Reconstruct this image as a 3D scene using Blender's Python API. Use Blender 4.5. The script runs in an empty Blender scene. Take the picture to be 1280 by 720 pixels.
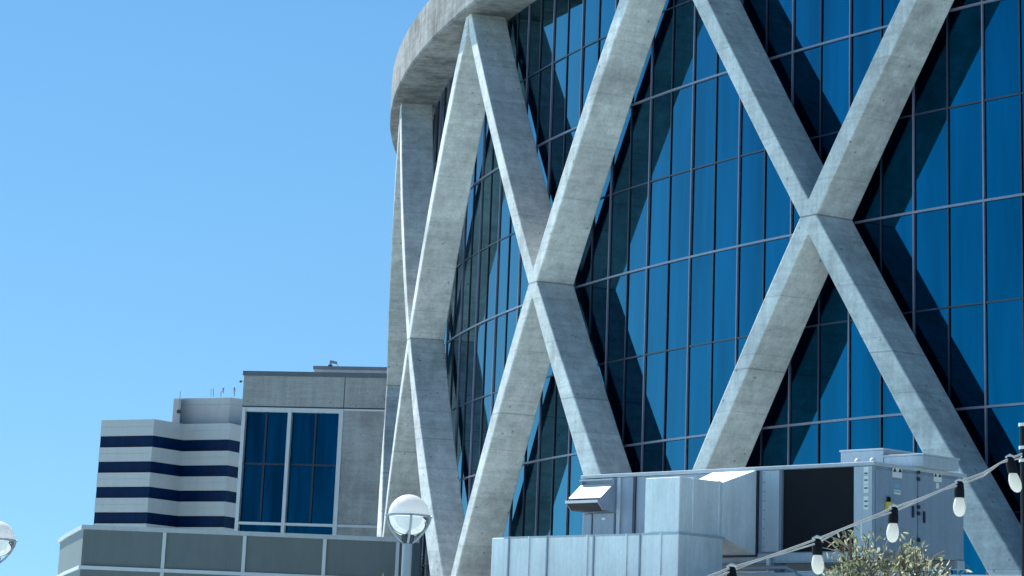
import bpy, bmesh, math, random
from mathutils import Vector
R_ = math.radians
random.seed(7)
scene = bpy.context.scene
col = scene.collection

# ------------------------------------------------------------------ camera
F, PITCH, ROLL, PY = 3472.44, 0.28861, 0.040895, -133.0
CAMZ = 1.6
fw = Vector((0, math.cos(PITCH), math.sin(PITCH)))
rt0 = Vector((1, 0, 0)); up0 = rt0.cross(fw)
RT = math.cos(ROLL) * rt0 + math.sin(ROLL) * up0
UP = -math.sin(ROLL) * rt0 + math.cos(ROLL) * up0
cd = bpy.data.cameras.new('camera'); cam = bpy.data.objects.new('camera', cd); col.objects.link(cam)
from mathutils import Matrix
m = Matrix((RT, UP, -fw)).transposed().to_4x4(); m.translation = (0, 0, CAMZ)
cam.matrix_world = m
cd.sensor_width = 36; cd.lens = F / 1280 * 36
cd.shift_y = (PY - 360) / 1280
cd.clip_start = .1; cd.clip_end = 8000
scene.camera = cam

# ------------------------------------------------------------------ sky, sun, exposure
SUN_A, SUN_E = R_(329), R_(46)
w = bpy.data.worlds.new('World'); scene.world = w; w.use_nodes = True
wn, wl = w.node_tree.nodes, w.node_tree.links
sky = wn.new('ShaderNodeTexSky'); sky.sky_type = 'NISHITA'; sky.sun_disc = False
sky.sun_elevation = SUN_E; sky.sun_rotation = SUN_A
sky.air_density = 1.0; sky.dust_density = 0.0; sky.ozone_density = 4.0; sky.altitude = 0
tc = wn.new('ShaderNodeTexCoord')
vm = wn.new('ShaderNodeVectorMath'); vm.operation = 'MULTIPLY_ADD'
vm.inputs[1].default_value = (1, 1, 1.25); vm.inputs[2].default_value = (0, 0, .17)
nrm = wn.new('ShaderNodeVectorMath'); nrm.operation = 'NORMALIZE'
wl.new(tc.outputs['Generated'], vm.inputs[0]); wl.new(vm.outputs[0], nrm.inputs[0]); wl.new(nrm.outputs[0], sky.inputs[0])
bg = wn['Background']; bg.inputs[1].default_value = .08
tint = wn.new('ShaderNodeMix'); tint.data_type = 'RGBA'; tint.blend_type = 'MULTIPLY'; tint.inputs[0].default_value = 1
tint.inputs[7].default_value = (.66, .98, .97, 1)
wl.new(sky.outputs[0], tint.inputs[6])
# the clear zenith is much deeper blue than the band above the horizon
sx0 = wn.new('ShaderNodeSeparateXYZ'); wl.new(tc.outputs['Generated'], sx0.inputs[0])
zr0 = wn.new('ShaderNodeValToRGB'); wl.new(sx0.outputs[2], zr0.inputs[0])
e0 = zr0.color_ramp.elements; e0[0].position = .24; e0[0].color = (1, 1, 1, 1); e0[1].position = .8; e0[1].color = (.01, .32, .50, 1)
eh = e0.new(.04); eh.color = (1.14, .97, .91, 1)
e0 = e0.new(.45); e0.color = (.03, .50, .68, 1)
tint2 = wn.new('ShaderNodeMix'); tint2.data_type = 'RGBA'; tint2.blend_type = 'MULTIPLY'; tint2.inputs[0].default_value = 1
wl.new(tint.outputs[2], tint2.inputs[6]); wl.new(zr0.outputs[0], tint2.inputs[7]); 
# glow added to the western sky, out of view, lighting brace fronts and cabinets
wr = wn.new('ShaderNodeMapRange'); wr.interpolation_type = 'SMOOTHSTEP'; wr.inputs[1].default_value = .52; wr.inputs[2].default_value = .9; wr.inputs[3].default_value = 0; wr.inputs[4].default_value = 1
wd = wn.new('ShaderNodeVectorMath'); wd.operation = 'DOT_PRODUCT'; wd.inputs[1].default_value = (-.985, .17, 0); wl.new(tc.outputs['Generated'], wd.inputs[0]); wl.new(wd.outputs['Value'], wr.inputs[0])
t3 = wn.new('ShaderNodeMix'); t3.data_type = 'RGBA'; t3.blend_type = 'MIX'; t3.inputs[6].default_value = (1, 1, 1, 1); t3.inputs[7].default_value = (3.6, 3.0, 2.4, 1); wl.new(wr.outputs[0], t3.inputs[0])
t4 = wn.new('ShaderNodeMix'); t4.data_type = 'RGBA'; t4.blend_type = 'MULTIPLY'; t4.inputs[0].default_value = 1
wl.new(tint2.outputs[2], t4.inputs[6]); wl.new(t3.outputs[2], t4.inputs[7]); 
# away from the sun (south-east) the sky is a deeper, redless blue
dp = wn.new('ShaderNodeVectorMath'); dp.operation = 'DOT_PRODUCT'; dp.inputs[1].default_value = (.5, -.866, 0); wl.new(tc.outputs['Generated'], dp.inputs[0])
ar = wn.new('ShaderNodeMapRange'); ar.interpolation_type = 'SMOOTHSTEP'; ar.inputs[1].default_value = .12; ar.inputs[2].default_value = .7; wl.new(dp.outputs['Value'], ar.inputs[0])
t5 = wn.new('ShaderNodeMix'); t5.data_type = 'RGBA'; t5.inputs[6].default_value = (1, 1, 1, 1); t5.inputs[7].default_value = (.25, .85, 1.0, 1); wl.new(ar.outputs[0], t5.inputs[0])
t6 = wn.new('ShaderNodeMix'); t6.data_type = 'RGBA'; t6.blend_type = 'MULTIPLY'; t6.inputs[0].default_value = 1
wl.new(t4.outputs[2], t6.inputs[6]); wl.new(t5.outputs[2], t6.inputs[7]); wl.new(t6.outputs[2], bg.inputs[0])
sd = bpy.data.lights.new('sun', 'SUN'); sd.energy = 5; sd.angle = R_(.5); sd.color = (1, .97, .92)
so = bpy.data.objects.new('sun', sd); col.objects.link(so)
dsun = Vector((math.sin(SUN_A) * math.cos(SUN_E), math.cos(SUN_A) * math.cos(SUN_E), math.sin(SUN_E)))
so.rotation_euler = dsun.to_track_quat('Z', 'Y').to_euler(); so.location = (0, 0, 60)
vs = scene.view_settings
vs.view_transform = 'Standard'; vs.look = 'None'; vs.gamma = 1; vs.use_curve_mapping = False
vs.exposure = 0.95

# ------------------------------------------------------------------ pixel <-> world helpers (photo is 1280 x 720)
CAMP = Vector((0, 0, CAMZ))
def ray(x, y): return (fw + RT * ((x - 640) / F) - UP * ((y - PY) / F))
def at(x, y, Y):
    d = ray(x, y); return CAMP + d * (Y / d.y)
class Facade:
    """a vertical plane: origin, horizontal direction, outward normal"""
    def __init__(s, p0, ud):
        s.p = Vector((p0[0], p0[1], 0)); s.u = Vector((ud[0], ud[1], 0)).normalized(); s.n = Vector((s.u.y, -s.u.x, 0))
        s.up = Vector((0, 0, 1))
    def uz(s, x, y):
        d = ray(x, y); t = (s.p - CAMP).dot(s.n) / d.dot(s.n); q = CAMP + d * t
        return (q - s.p).dot(s.u), q.z
    def off(s, d): return Facade(s.p + s.n * d, s.u)
    def pt(s, u, z, d=0): return s.p + s.u * u + s.n * d + Vector((0, 0, z))

# ------------------------------------------------------------------ mesh helpers
ORG = {}
class MB:
    def __init__(s): s.v = []; s.f = []
    def add(s, vs, fs):
        b = len(s.v); s.v += [Vector(q) for q in vs]; s.f += [tuple(b + i for i in f) for f in fs]; return s
    def hexa(s, p):   # 4 bottom + 4 top
        return s.add(p, [(3, 2, 1, 0), (4, 5, 6, 7), (0, 1, 5, 4), (1, 2, 6, 5), (2, 3, 7, 6), (3, 0, 4, 7)])
    def box(s, c, ex, ey, ez):
        c, ex, ey, ez = map(Vector, (c, ex, ey, ez))
        return s.hexa([c, c + ex, c + ex + ey, c + ey, c + ez, c + ex + ez, c + ex + ey + ez, c + ey + ez])
    def fbox(s, fa, u0, u1, z0, z1, d0, d1):      # box on a facade (d outward)
        return s.hexa([fa.pt(u0, z0, d1), fa.pt(u1, z0, d1), fa.pt(u1, z0, d0), fa.pt(u0, z0, d0),
                       fa.pt(u0, z1, d1), fa.pt(u1, z1, d1), fa.pt(u1, z1, d0), fa.pt(u0, z1, d0)])
    def tube(s, pts, r, n=8, cap=True):
        pts = [Vector(p) for p in pts]; rs = r if isinstance(r, (list, tuple)) else [r] * len(pts)
        rings = []
        for i, p in enumerate(pts):
            t = (pts[min(i + 1, len(pts) - 1)] - pts[max(i - 1, 0)]).normalized()
            a = Vector((0, 0, 1)) if abs(t.z) < .95 else Vector((1, 0, 0))
            x = t.cross(a).normalized(); y = t.cross(x)
            rings.append([p + (x * math.cos(2 * math.pi * k / n) + y * math.sin(2 * math.pi * k / n)) * rs[i] for k in range(n)])
        vs = [q for rg in rings for q in rg]
        fs = [(i * n + k, i * n + (k + 1) % n, (i + 1) * n + (k + 1) % n, (i + 1) * n + k) for i in range(len(pts) - 1) for k in range(n)]
        if cap: fs += [tuple(range(n))[::-1], tuple((len(pts) - 1) * n + k for k in range(n))]
        return s.add(vs, fs)
    def lathe(s, prof, c, n=32):
        c = Vector(c); vs = []; fs = []
        for r, z in prof:
            for k in range(n):
                a = 2 * math.pi * k / n; vs.append(c + Vector((r * math.cos(a), r * math.sin(a), z)))
        for i in range(len(prof) - 1):
            for k in range(n): fs.append((i * n + k, i * n + (k + 1) % n, (i + 1) * n + (k + 1) % n, (i + 1) * n + k))
        return s.add(vs, fs)
    def prism(s, poly, vec):
        n = len(poly); vec = Vector(vec); p = [Vector(q) for q in poly]
        return s.add(p + [q + vec for q in p], [tuple(range(n))[::-1], tuple(range(n, 2 * n))] + [(i, (i + 1) % n, n + (i + 1) % n, n + i) for i in range(n)])
    def build(s, name, mat, parent=None, loc=None, smooth=False, bevel=0, merge=False):
        o0 = ORG[parent.name] if parent else Vector(loc if loc else (0, 0, 0))
        me = bpy.data.meshes.new(name)
        me.from_pydata([q - o0 for q in s.v], [], s.f)
        bm = bmesh.new(); bm.from_mesh(me)
        if merge: bmesh.ops.remove_doubles(bm, verts=bm.verts, dist=.0005)
        bmesh.ops.recalc_face_normals(bm, faces=bm.faces); bm.to_mesh(me); bm.free()
        if smooth:
            for p in me.polygons: p.use_smooth = True
        me.materials.append(mat)
        o = bpy.data.objects.new(name, me); col.objects.link(o); ORG[o.name] = o0
        if parent: o.parent = parent
        else: o.location = o0
        if bevel:
            b = o.modifiers.new('bevel', 'BEVEL'); b.width = bevel; b.segments = 2; b.limit_method = 'ANGLE'; b.angle_limit = R_(40)
        return o
def tag(o, label, cat, group=None, kind=None):
    o['label'] = label; o['category'] = cat
    if group: o['group'] = group
    if kind: o['kind'] = kind
    return o
def thing(name, loc, label, cat, group=None):
    o = bpy.data.objects.new(name, None); col.objects.link(o); o.location = loc; o.empty_display_size = .3
    ORG[o.name] = Vector(loc); return tag(o, label, cat, group)
def structure(name, mb, mat, **k):
    o = mb.build(name, mat, **k); o['kind'] = 'structure'; return o

# ------------------------------------------------------------------ materials
def new_mat(name):
    m = bpy.data.materials.new(name); m.use_nodes = True
    nt = m.node_tree; return m, nt.nodes, nt.links, nt.nodes['Principled BSDF']
def noise(n, l, vec, scale, detail=4, rough=.6):
    t = n.new('ShaderNodeTexNoise'); t.inputs['Scale'].default_value = scale; t.inputs['Detail'].default_value = detail; t.inputs['Roughness'].default_value = rough
    l.new(vec, t.inputs['Vector']); return t
def ramp(n, l, fac, stops):
    r = n.new('ShaderNodeValToRGB'); e = r.color_ramp.elements
    while len(e) < len(stops): e.new(.5)
    for k, (p, c) in enumerate(stops):
        e[k].position = p; e[k].color = (c, c, c, 1) if not isinstance(c, tuple) else (*c, 1)
    l.new(fac, r.inputs[0]); return r
def mixc(n, l, a, b, fac, mode='MULTIPLY'):
    x = n.new('ShaderNodeMix'); x.data_type = 'RGBA'; x.blend_type = mode
    if isinstance(fac, (int, float)): x.inputs[0].default_value = fac
    else: l.new(fac, x.inputs[0])
    for i, q in ((6, a), (7, b)):
        if isinstance(q, tuple): x.inputs[i].default_value = (*q, 1)
        else: l.new(q, x.inputs[i])
    return x.outputs[2]
def pos_scaled(n, l, sc):
    g = n.new('ShaderNodeNewGeometry'); mp = n.new('ShaderNodeMapping'); mp.inputs['Scale'].default_value = sc
    l.new(g.outputs['Position'], mp.inputs[0]); return mp.outputs[0]
def concrete(name, c, stain=.5, joints=()):
    m, n, l, b = new_mat(name)
    p1 = pos_scaled(n, l, (1, 1, 1)); pz = pos_scaled(n, l, (.6, .6, 5)); pv = pos_scaled(n, l, (3, 3, .35))
    big = ramp(n, l, noise(n, l, p1, .55, 5, .65).outputs[0], [(.3, 1 - .5 * stain), (.7, 1.1)])
    brd = ramp(n, l, noise(n, l, pz, 1.6, 4, .6).outputs[0], [(.3, 1 - .35 * stain), (.62, 1.06)])
    strk = ramp(n, l, noise(n, l, pv, 1.3, 4, .6).outputs[0], [(.36, 1 - .35 * stain), (.6, 1.04)])
    fine = ramp(n, l, noise(n, l, p1, 14, 3, .7).outputs[0], [(.3, .86), (.7, 1.08)])
    vo = n.new('ShaderNodeTexVoronoi'); vo.inputs['Scale'].default_value = 2.6; l.new(p1, vo.inputs['Vector'])
    holes = ramp(n, l, vo.outputs['Distance'], [(.05, .5), (.11, 1.0)])
    o = mixc(n, l, c, big.outputs[0], 1.0)
    patch = ramp(n, l, noise(n, l, p1, .32, 6, .7).outputs[0], [(.36, 1 - .6 * stain), (.47, 1.0)])
    for q in (brd, strk, fine, holes, patch): o = mixc(n, l, o, q.outputs[0], 1.0)
    if joints:
        g = n.new('ShaderNodeNewGeometry'); sx = n.new('ShaderNodeSeparateXYZ'); l.new(g.outputs['Position'], sx.inputs[0])
        # formwork lifts: each lift of boards has its own tone and a faint seam
        dv = n.new('ShaderNodeMath'); dv.operation = 'DIVIDE'; dv.inputs[1].default_value = 1.18; l.new(sx.outputs[2], dv.inputs[0])
        fl_n = n.new('ShaderNodeMath'); fl_n.operation = 'FLOOR'; l.new(dv.outputs[0], fl_n.inputs[0])
        wnz = n.new('ShaderNodeTexWhiteNoise'); wnz.noise_dimensions = '1D'; l.new(fl_n.outputs[0], wnz.inputs['W'])
        o = mixc(n, l, o, ramp(n, l, wnz.outputs['Value'], [(0, .87), (1, 1.03)]).outputs[0], 1.0)
        frn = n.new('ShaderNodeMath'); frn.operation = 'FRACT'; l.new(dv.outputs[0], frn.inputs[0])
        o = mixc(n, l, o, ramp(n, l, frn.outputs[0], [(.008, .8), (.02, 1.0)]).outputs[0], 1.0)
        for z in joints:
            c1 = n.new('ShaderNodeMath'); c1.operation = 'COMPARE'; c1.inputs[1].default_value = z; c1.inputs[2].default_value = .018
            l.new(sx.outputs[2], c1.inputs[0]); o = mixc(n, l, o, (.5, .5, .5) if z == joints[0] else (.7, .7, .7), c1.outputs[0])
    l.new(o, b.inputs['Base Color']); b.inputs['Roughness'].default_value = .85; b.inputs['Specular IOR Level'].default_value = .25
    bp = n.new('ShaderNodeBump'); bp.inputs['Strength'].default_value = .25; bp.inputs['Distance'].default_value = .02
    l.new(noise(n, l, p1, 9, 5, .7).outputs[0], bp.inputs['Height']); l.new(bp.outputs[0], b.inputs['Normal'])
    return m
def metal(name, c, rough=.45, metallic=0.0, var=.12, scale=2.5):
    m, n, l, b = new_mat(name)
    p1 = pos_scaled(n, l, (1, 1, .5))
    r = ramp(n, l, noise(n, l, p1, scale, 4, .6).outputs[0], [(.3, 1 - var), (.7, 1 + var * .4)])
    r2 = ramp(n, l, noise(n, l, p1, scale * 9, 3, .6).outputs[0], [(.35, 1 - var * .6), (.65, 1.0)])
    pv = pos_scaled(n, l, (6, 6, .5)); r3 = ramp(n, l, noise(n, l, pv, scale * .8, 4, .65).outputs[0], [(.38, 1 - var * .8), (.6, 1.0)])
    l.new(mixc(n, l, mixc(n, l, mixc(n, l, c, r.outputs[0], 1.0), r2.outputs[0], 1.0), r3.outputs[0], 1.0), b.inputs['Base Color'])
    b.inputs['Roughness'].default_value = rough; b.inputs['Metallic'].default_value = metallic
    return m
def mirror_glass(name, f0, edge=(.9, .95, 1), rough=.02, wav=0.0, streak=.22):
    m, n, l, b = new_mat(name)
    b.inputs['Metallic'].default_value = 1; b.inputs['Roughness'].default_value = rough
    g = n.new('ShaderNodeNewGeometry')
    o = mixc(n, l, tuple(q * .82 for q in f0), tuple(min(1, q * 1.12) for q in f0), g.outputs['Random Per Island'], 'MIX')
    if wav:
        pv = pos_scaled(n, l, (1, 1, .12)); st = ramp(n, l, noise(n, l, pv, 1.5, 3, .6).outputs[0], [(.35, 1 - streak), (.65, 1.06)]); o = mixc(n, l, o, st.outputs[0], 1.0)  # vertical streaks put cloud reflections and curtains inside into the tint
    l.new(o, b.inputs['Base Color']); b.inputs['Specular Tint'].default_value = (*edge, 1)
    if wav:
        p1 = pos_scaled(n, l, (1, 1, .35)); bp = n.new('ShaderNodeBump'); bp.inputs['Strength'].default_value = wav; bp.inputs['Distance'].default_value = .01
        l.new(noise(n, l, p1, .9, 2, .5).outputs[0], bp.inputs['Height']); l.new(bp.outputs[0], b.inputs['Normal'])
    return m

ZN = 10.644 + CAMZ; ZT = 19.034 + CAMZ; ZB = 2 * ZN - ZT
M = {}
M['brace'] = concrete('board_marked_concrete', (.74, .765, .755), .4, (ZN, ZN - 3.1))
M['ring'] = concrete('ring_concrete', (.37, .385, .385), .9)
M['ground'] = concrete('plaza_concrete', (.44, .55, .56), .3)
M['podium'] = concrete('podium_concrete', (.32, .31, .30), .5)
M['glass'] = mirror_glass('blue_mirror_glass', (.0, .062, .132), (.75, .97, 1), wav=.06)
M['glass_far'] = mirror_glass('teal_mirror_glass', (.0, .08, .14), wav=.05, streak=.45)
M['mull'] = metal('lilac_grey_aluminium', (.22, .22, .30), .4, .3)
M['transom'] = metal('pale_lilac_aluminium', (.22, .23, .31), .4, .3)
M['bar'] = metal('dark_glazing_bar', (.02, .03, .06), .45)
M['galv'] = metal('galvanised_sheet', (.86, .93, .95), .5, .1, .12)
M['unit'] = metal('blue_grey_paint', (.30, .38, .48), .5, 0, .1)
M['unit_lt'] = metal('pale_grey_paint', (.48, .56, .63), .5, 0, .1)
M['white'] = metal('white_paint', (.78, .78, .77), .5, 0, .08)
M['black'] = metal('black_plastic', (.006, .007, .012), .6)
M['black'].node_tree.nodes['Principled BSDF'].inputs['Specular IOR Level'].default_value = .15
M['coil'] = metal('dark_coil', (.008, .012, .022), .7)
M['wallpanel'] = metal('grey_wall_panel', (.135, .17, .18), .6, 0, .1, .7)
M['coping'] = metal('pale_coping', (.46, .52, .56), .5, 0, .08)
M['office'] = concrete('grey_stucco', (.37, .385, .395), .3)
M['hotel'] = metal('white_panel', (.50, .50, .50), .6, 0, .06, .2)
M['band'] = metal('navy_band_glass', (.001, .018, .075), .3, 0, .3, .5); M['band'].node_tree.nodes['Principled BSDF'].inputs['Specular IOR Level'].default_value = .08
M['frame'] = metal('pale_frame', (.6, .65, .7), .4, 0, .05)
M['sticker'] = metal('white_sticker', (.8, .8, .8), .5, 0, .03)
M['red'] = metal('red_ink', (.5, .12, .1), .5)
M['blue'] = metal('light_blue_ink', (.22, .5, .7), .5)
M['yellow'] = metal('yellow_plastic', (.75, .6, .1), .45)
M['pole'] = metal('grey_pole', (.34, .40, .46), .45, .1)
M['cable'] = metal('pale_cable', (.6, .58, .56), .5)
M['twig'] = metal('brown_twig', (.16, .12, .1), .8)
def leaf_mat(name, a, b_, c):
    m, n, l, b = new_mat(name); g = n.new('ShaderNodeNewGeometry')
    r = ramp(n, l, g.outputs['Random Per Island'], [(0, a), (.55, b_), (1, c)])
    l.new(r.outputs[0], b.inputs['Base Color']); b.inputs['Roughness'].default_value = .55
    out = n['Material Output']; t = n.new('ShaderNodeBsdfTranslucent'); l.new(r.outputs[0], t.inputs[0]); x = n.new('ShaderNodeMixShader'); x.inputs[0].default_value = .3
    l.new(b.outputs[0], x.inputs[1]); l.new(t.outputs[0], x.inputs[2]); l.new(x.outputs[0], out.inputs[0]); return m
M['leaf'] = leaf_mat('pale_olive_leaf', (.06, .08, .04), (.30, .32, .18), (.66, .65, .46))
M['leaf2'] = leaf_mat('green_leaf', (.06, .10, .04), (.16, .22, .08), (.3, .36, .15))
def translucent(name, c, f):
    m, n, l, b = new_mat(name); out = n['Material Output']; b.inputs['Base Color'].default_value = (*c, 1); b.inputs['Roughness'].default_value = .3
    t = n.new('ShaderNodeBsdfTranslucent'); t.inputs[0].default_value = (*c, 1); x = n.new('ShaderNodeMixShader'); x.inputs[0].default_value = f
    l.new(b.outputs[0], x.inputs[1]); l.new(t.outputs[0], x.inputs[2]); l.new(x.outputs[0], out.inputs[0]); return m
def clear(name, mixf=.25, c=(1, 1, 1)):
    m, n, l, b = new_mat(name); out = n['Material Output']
    tr = n.new('ShaderNodeBsdfTransparent'); tr.inputs[0].default_value = (*c, 1); gl = n.new('ShaderNodeBsdfGlossy'); gl.inputs['Roughness'].default_value = .05
    fr = n.new('ShaderNodeFresnel'); fr.inputs[0].default_value = 1.45
    mx = n.new('ShaderNodeMixShader'); l.new(fr.outputs[0], mx.inputs[0]); l.new(tr.outputs[0], mx.inputs[1]); l.new(gl.outputs[0], mx.inputs[2]); l.new(mx.outputs[0], out.inputs[0]); return m
M['opal'] = translucent('opal_globe', (.95, .94, .93), .5); M['bulb'] = translucent('frosted_bulb', (.93, .9, .84), .45); M['clear'] = clear('clear_bowl', c=(.8, .88, .92))

# ------------------------------------------------------------------ ground
g = MB().add([(-3000, -3000, 0), (3000, -3000, 0), (3000, 3000, 0), (-3000, 3000, 0)], [(0, 1, 2, 3)])
structure('ground', g, M['ground'])

# ------------------------------------------------------------------ round arena
D, AZ, PH, DEP, GAP, MP, Z0, S, HR, ER, W = 111.775, .571345, -.426647, 1.0292, .1366, -.590069, 10.6138 + CAMZ, 2.102608, 1.36864, .2707, .0043
RAD = 64.0; RG = RAD - DEP - GAP; DPHI = 2 * math.pi / 32; DM = DPHI / 12; H = ZT - ZN
CX, CY = D * math.sin(AZ), D * math.cos(AZ)
nx, ny = -math.sin(AZ), -math.cos(AZ); tx, ty = math.cos(AZ), -math.sin(AZ)
def cyl(phi, r, z):
    return Vector((CX + r * (math.cos(phi) * nx + math.sin(phi) * tx), CY + r * (math.cos(phi) * ny + math.sin(phi) * ty), z))
arena = thing('arena_building', (CX, CY, 0), 'huge round concrete arena with diagonal crossed braces standing in front of blue mirror glass', 'building')
def brace(k):
    c0 = PH + k * DPHI; ms = (DPHI / 2) / H; tw = W / ms; hw = DPHI / 2 - .00012
    mb = MB()
    for s in (1, -1):
        ts = [0, tw] + [tw + (H - tw) * i / 12 for i in range(1, 13)]
        rows = []
        for t in ts:
            ex = .55 * W * max(0, t - tw) / H if s < 0 else 0      # the foot of the right hand leg broadens
            rows.append((t, -ms * t - W, -ms * t + W, ms * t - W - ex, ms * t + W + ex * .2))
        def q(r, u0, u1, t): return [cyl(c0 + max(-hw, min(hw, u)), r, ZN + s * t) for u in (u0, u1)]
        for rr in (RAD, RAD - DEP):
            for i in range(len(ts) - 1):
                a, b = rows[i], rows[i + 1]
                if i == 0:
                    p = q(rr, -W, 0, 0) + q(rr, 0, W, 0)[1:]; tp = [cyl(c0 + b[1], rr, ZN + s * b[0]), cyl(c0, rr, ZN + s * b[0]), cyl(c0 + b[4], rr, ZN + s * b[0])]
                    mb.add([p[0], p[1], tp[1], tp[0]], [(0, 1, 2, 3)]); mb.add([p[1], p[2], tp[2], tp[1]], [(0, 1, 2, 3)])
                else:
                    for j in (1, 3):
                        p = q(rr, a[j], a[j + 1], a[0]); t2 = q(rr, b[j], b[j + 1], b[0]); mb.add([p[0], p[1], t2[1], t2[0]], [(0, 1, 2, 3)])
        # side walls
        for i in range(len(ts) - 1):
            a, b = rows[i], rows[i + 1]
            for j in ((1, 4) if i == 0 else (1, 2, 3, 4)):
                ua, ub = (max(-hw, min(hw, v)) for v in (a[j], b[j]))
                if i == 0: ua = -W if j == 1 else W
                mb.add([cyl(c0 + ua, RAD, ZN + s * a[0]), cyl(c0 + ub, RAD, ZN + s * b[0]), cyl(c0 + ub, RAD - DEP, ZN + s * b[0]), cyl(c0 + ua, RAD - DEP, ZN + s * a[0])], [(0, 1, 2, 3)])
    # below the crossing the front of the right hand leg turns back towards the foot
    for i, v in enumerate(mb.v):
        dx, dy = v.x - CX, v.y - CY; r = math.hypot(dx, dy)
        t = ZN - v.z
        if t > tw and r > RAD - .2:
            ph = math.atan2(dx * tx + dy * ty, dx * nx + dy * ny) - c0
            out = ph - ms * t
            if out > W * .5 or ph >= hw - 1e-6:
                k_ = 1 - .24 * (t - tw) / (H - tw) / r; mb.v[i] = Vector((CX + dx * k_, CY + dy * k_, v.z))
    return mb.build('cross_brace', M['brace'], arena, merge=True, bevel=.03)
for k in range(-5, 4): brace(k)

def ringpoly(prof, ph0, ph1, n):
    mb = MB(); vs = []; fs = []; full = abs(ph1 - ph0) > 6.28
    for i in range(n + (0 if full else 1)):
        ph = ph0 + (ph1 - ph0) * i / n
        vs += [cyl(ph, r, z) for r, z in prof]
    L = len(prof); N = n if full else n + 1
    for i in range(n):
        j = (i + 1) % N
        for k in range(L): fs.append((i * L + k, i * L + (k + 1) % L, j * L + (k + 1) % L, j * L + k))
    if not full: fs += [tuple(range(L)), tuple(range((N - 1) * L, N * L))[::-1]]
    return mb.add(vs, fs)
RR = RAD + ER
ringpoly([(RG - .25, ZT), (RR - .03, ZT), (RR - .03, ZT + .05), (RR, ZT + .07), (RR, ZT + HR), (RR - .5, ZT + HR), (RR - .5, ZT + HR - .3), (RG - .25, ZT + HR - .3)], 0, 2 * math.pi, 384).build('ring_beam', M['ring'], arena)
# roof: shallow dome inside the ring
dome = MB(); prof = [(RG - .3 - 62.4 * i / 10, ZT + HR - .32 + 2.2 * math.sin(math.pi / 2 * i / 10)) for i in range(11)]
vs_, fs_ = [], []
for r, z in prof: vs_ += [cyl(2 * math.pi * k / 128, max(r, .05), z) for k in range(128)]
for i in range(10):
    for k in range(128): fs_.append((i * 128 + k, i * 128 + (k + 1) % 128, (i + 1) * 128 + (k + 1) % 128, (i + 1) * 128 + k))
dome.add(vs_, fs_).build('roof', M['podium'], arena)
ringpoly([(RG - 3, 0), (RAD + .8, 0), (RAD + .8, ZB - .02), (RG - 3, ZB - .02)], 0, 2 * math.pi, 192).build('podium', M['podium'], arena)
# glazing: windows of 2 x 2 panes between the pale mullions and transoms
def zr(k): return Z0 + k * S
M0, M1 = -24, 18
for mcol in range(M0, M1, 2):
    for row in (-4, -2, 0, 2):
        win = MB(); bar = MB()
        for dc in (0, 1):
            for dr in (0, 1):
                pa, pb = MP + (mcol + dc) * DM, MP + (mcol + dc + 1) * DM
                za, zb = zr(row + dr), min(zr(row + dr + 1), ZT + .02)
                t1, t2 = random.uniform(-.006, .006), random.uniform(-.006, .006)
                win.add([cyl(pa, RG - .01 + t1 * .5, za), cyl(pb, RG - .01 - t1 * .5, za), cyl(pb, RG - .01 - t1 * .5 + t2, zb), cyl(pa, RG - .01 + t1 * .5 + t2, zb)], [(0, 1, 2, 3)])
        pm = MP + (mcol + 1) * DM; hwid = .018 / RG
        bar.hexa([cyl(pm - hwid, RG + .02, zr(row) + .03), cyl(pm + hwid, RG + .02, zr(row) + .03), cyl(pm + hwid, RG - .03, zr(row) + .03), cyl(pm - hwid, RG - .03, zr(row) + .03),
                  cyl(pm - hwid, RG + .02, zr(row + 2) - .03), cyl(pm + hwid, RG + .02, zr(row + 2) - .03), cyl(pm + hwid, RG - .03, zr(row + 2) - .03), cyl(pm - hwid, RG - .03, zr(row + 2) - .03)])
        zc = zr(row + 1)
        for dc in (0, 1):
            pa, pb = MP + (mcol + dc) * DM + .0005, MP + (mcol + dc + 1) * DM - .0005
            bar.hexa([cyl(pa, RG + .017, zc - .018), cyl(pb, RG + .017, zc - .018), cyl(pb, RG - .03, zc - .018), cyl(pa, RG - .03, zc - .018),
                      cyl(pa, RG + .017, zc + .018), cyl(pb, RG + .017, zc + .018), cyl(pb, RG - .03, zc + .018), cyl(pa, RG - .03, zc + .018)])
        wo = win.build('window', M['glass'], arena)
        bar.build('glazing_bar', M['bar'], wo)
for mc in range(M0, M1 + 1, 2):
    pm = MP + mc * DM; h = .019 / RG
    MB().hexa([cyl(pm - h, RG + .032, zr(-4)), cyl(pm + h, RG + .032, zr(-4)), cyl(pm + h, RG - .05, zr(-4)), cyl(pm - h, RG - .05, zr(-4)),
               cyl(pm - h, RG + .032, ZT), cyl(pm + h, RG + .032, ZT), cyl(pm + h, RG - .05, ZT), cyl(pm - h, RG - .05, ZT)]).build('mullion', M['mull'], arena)
for k in (-4, -2, 0, 2):
    z = zr(k); ringpoly([(RG - .05, z - .024), (RG + .04, z - .024), (RG + .04, z + .024), (RG - .05, z + .024)], MP + M0 * DM, MP + M1 * DM, M1 - M0).build('transom', M['transom'], arena)
gw = MB(); n_ = 384; a0 = MP + M1 * DM; cnt = n_ - (M1 - M0)
for i in range(cnt): gw.add([cyl(a0 + i * DM, RG - .012, ZB - .1), cyl(a0 + (i + 1) * DM, RG - .012, ZB - .1), cyl(a0 + (i + 1) * DM, RG - .012, ZT + .02), cyl(a0 + i * DM, RG - .012, ZT + .02)], [(0, 1, 2, 3)])
gw.build('glass_wall', M['glass'], arena, merge=True)
# small floodlight under the ring
fl = cyl(PH - 1.38 * DPHI, RAD - DEP - .02, 0)
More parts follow.
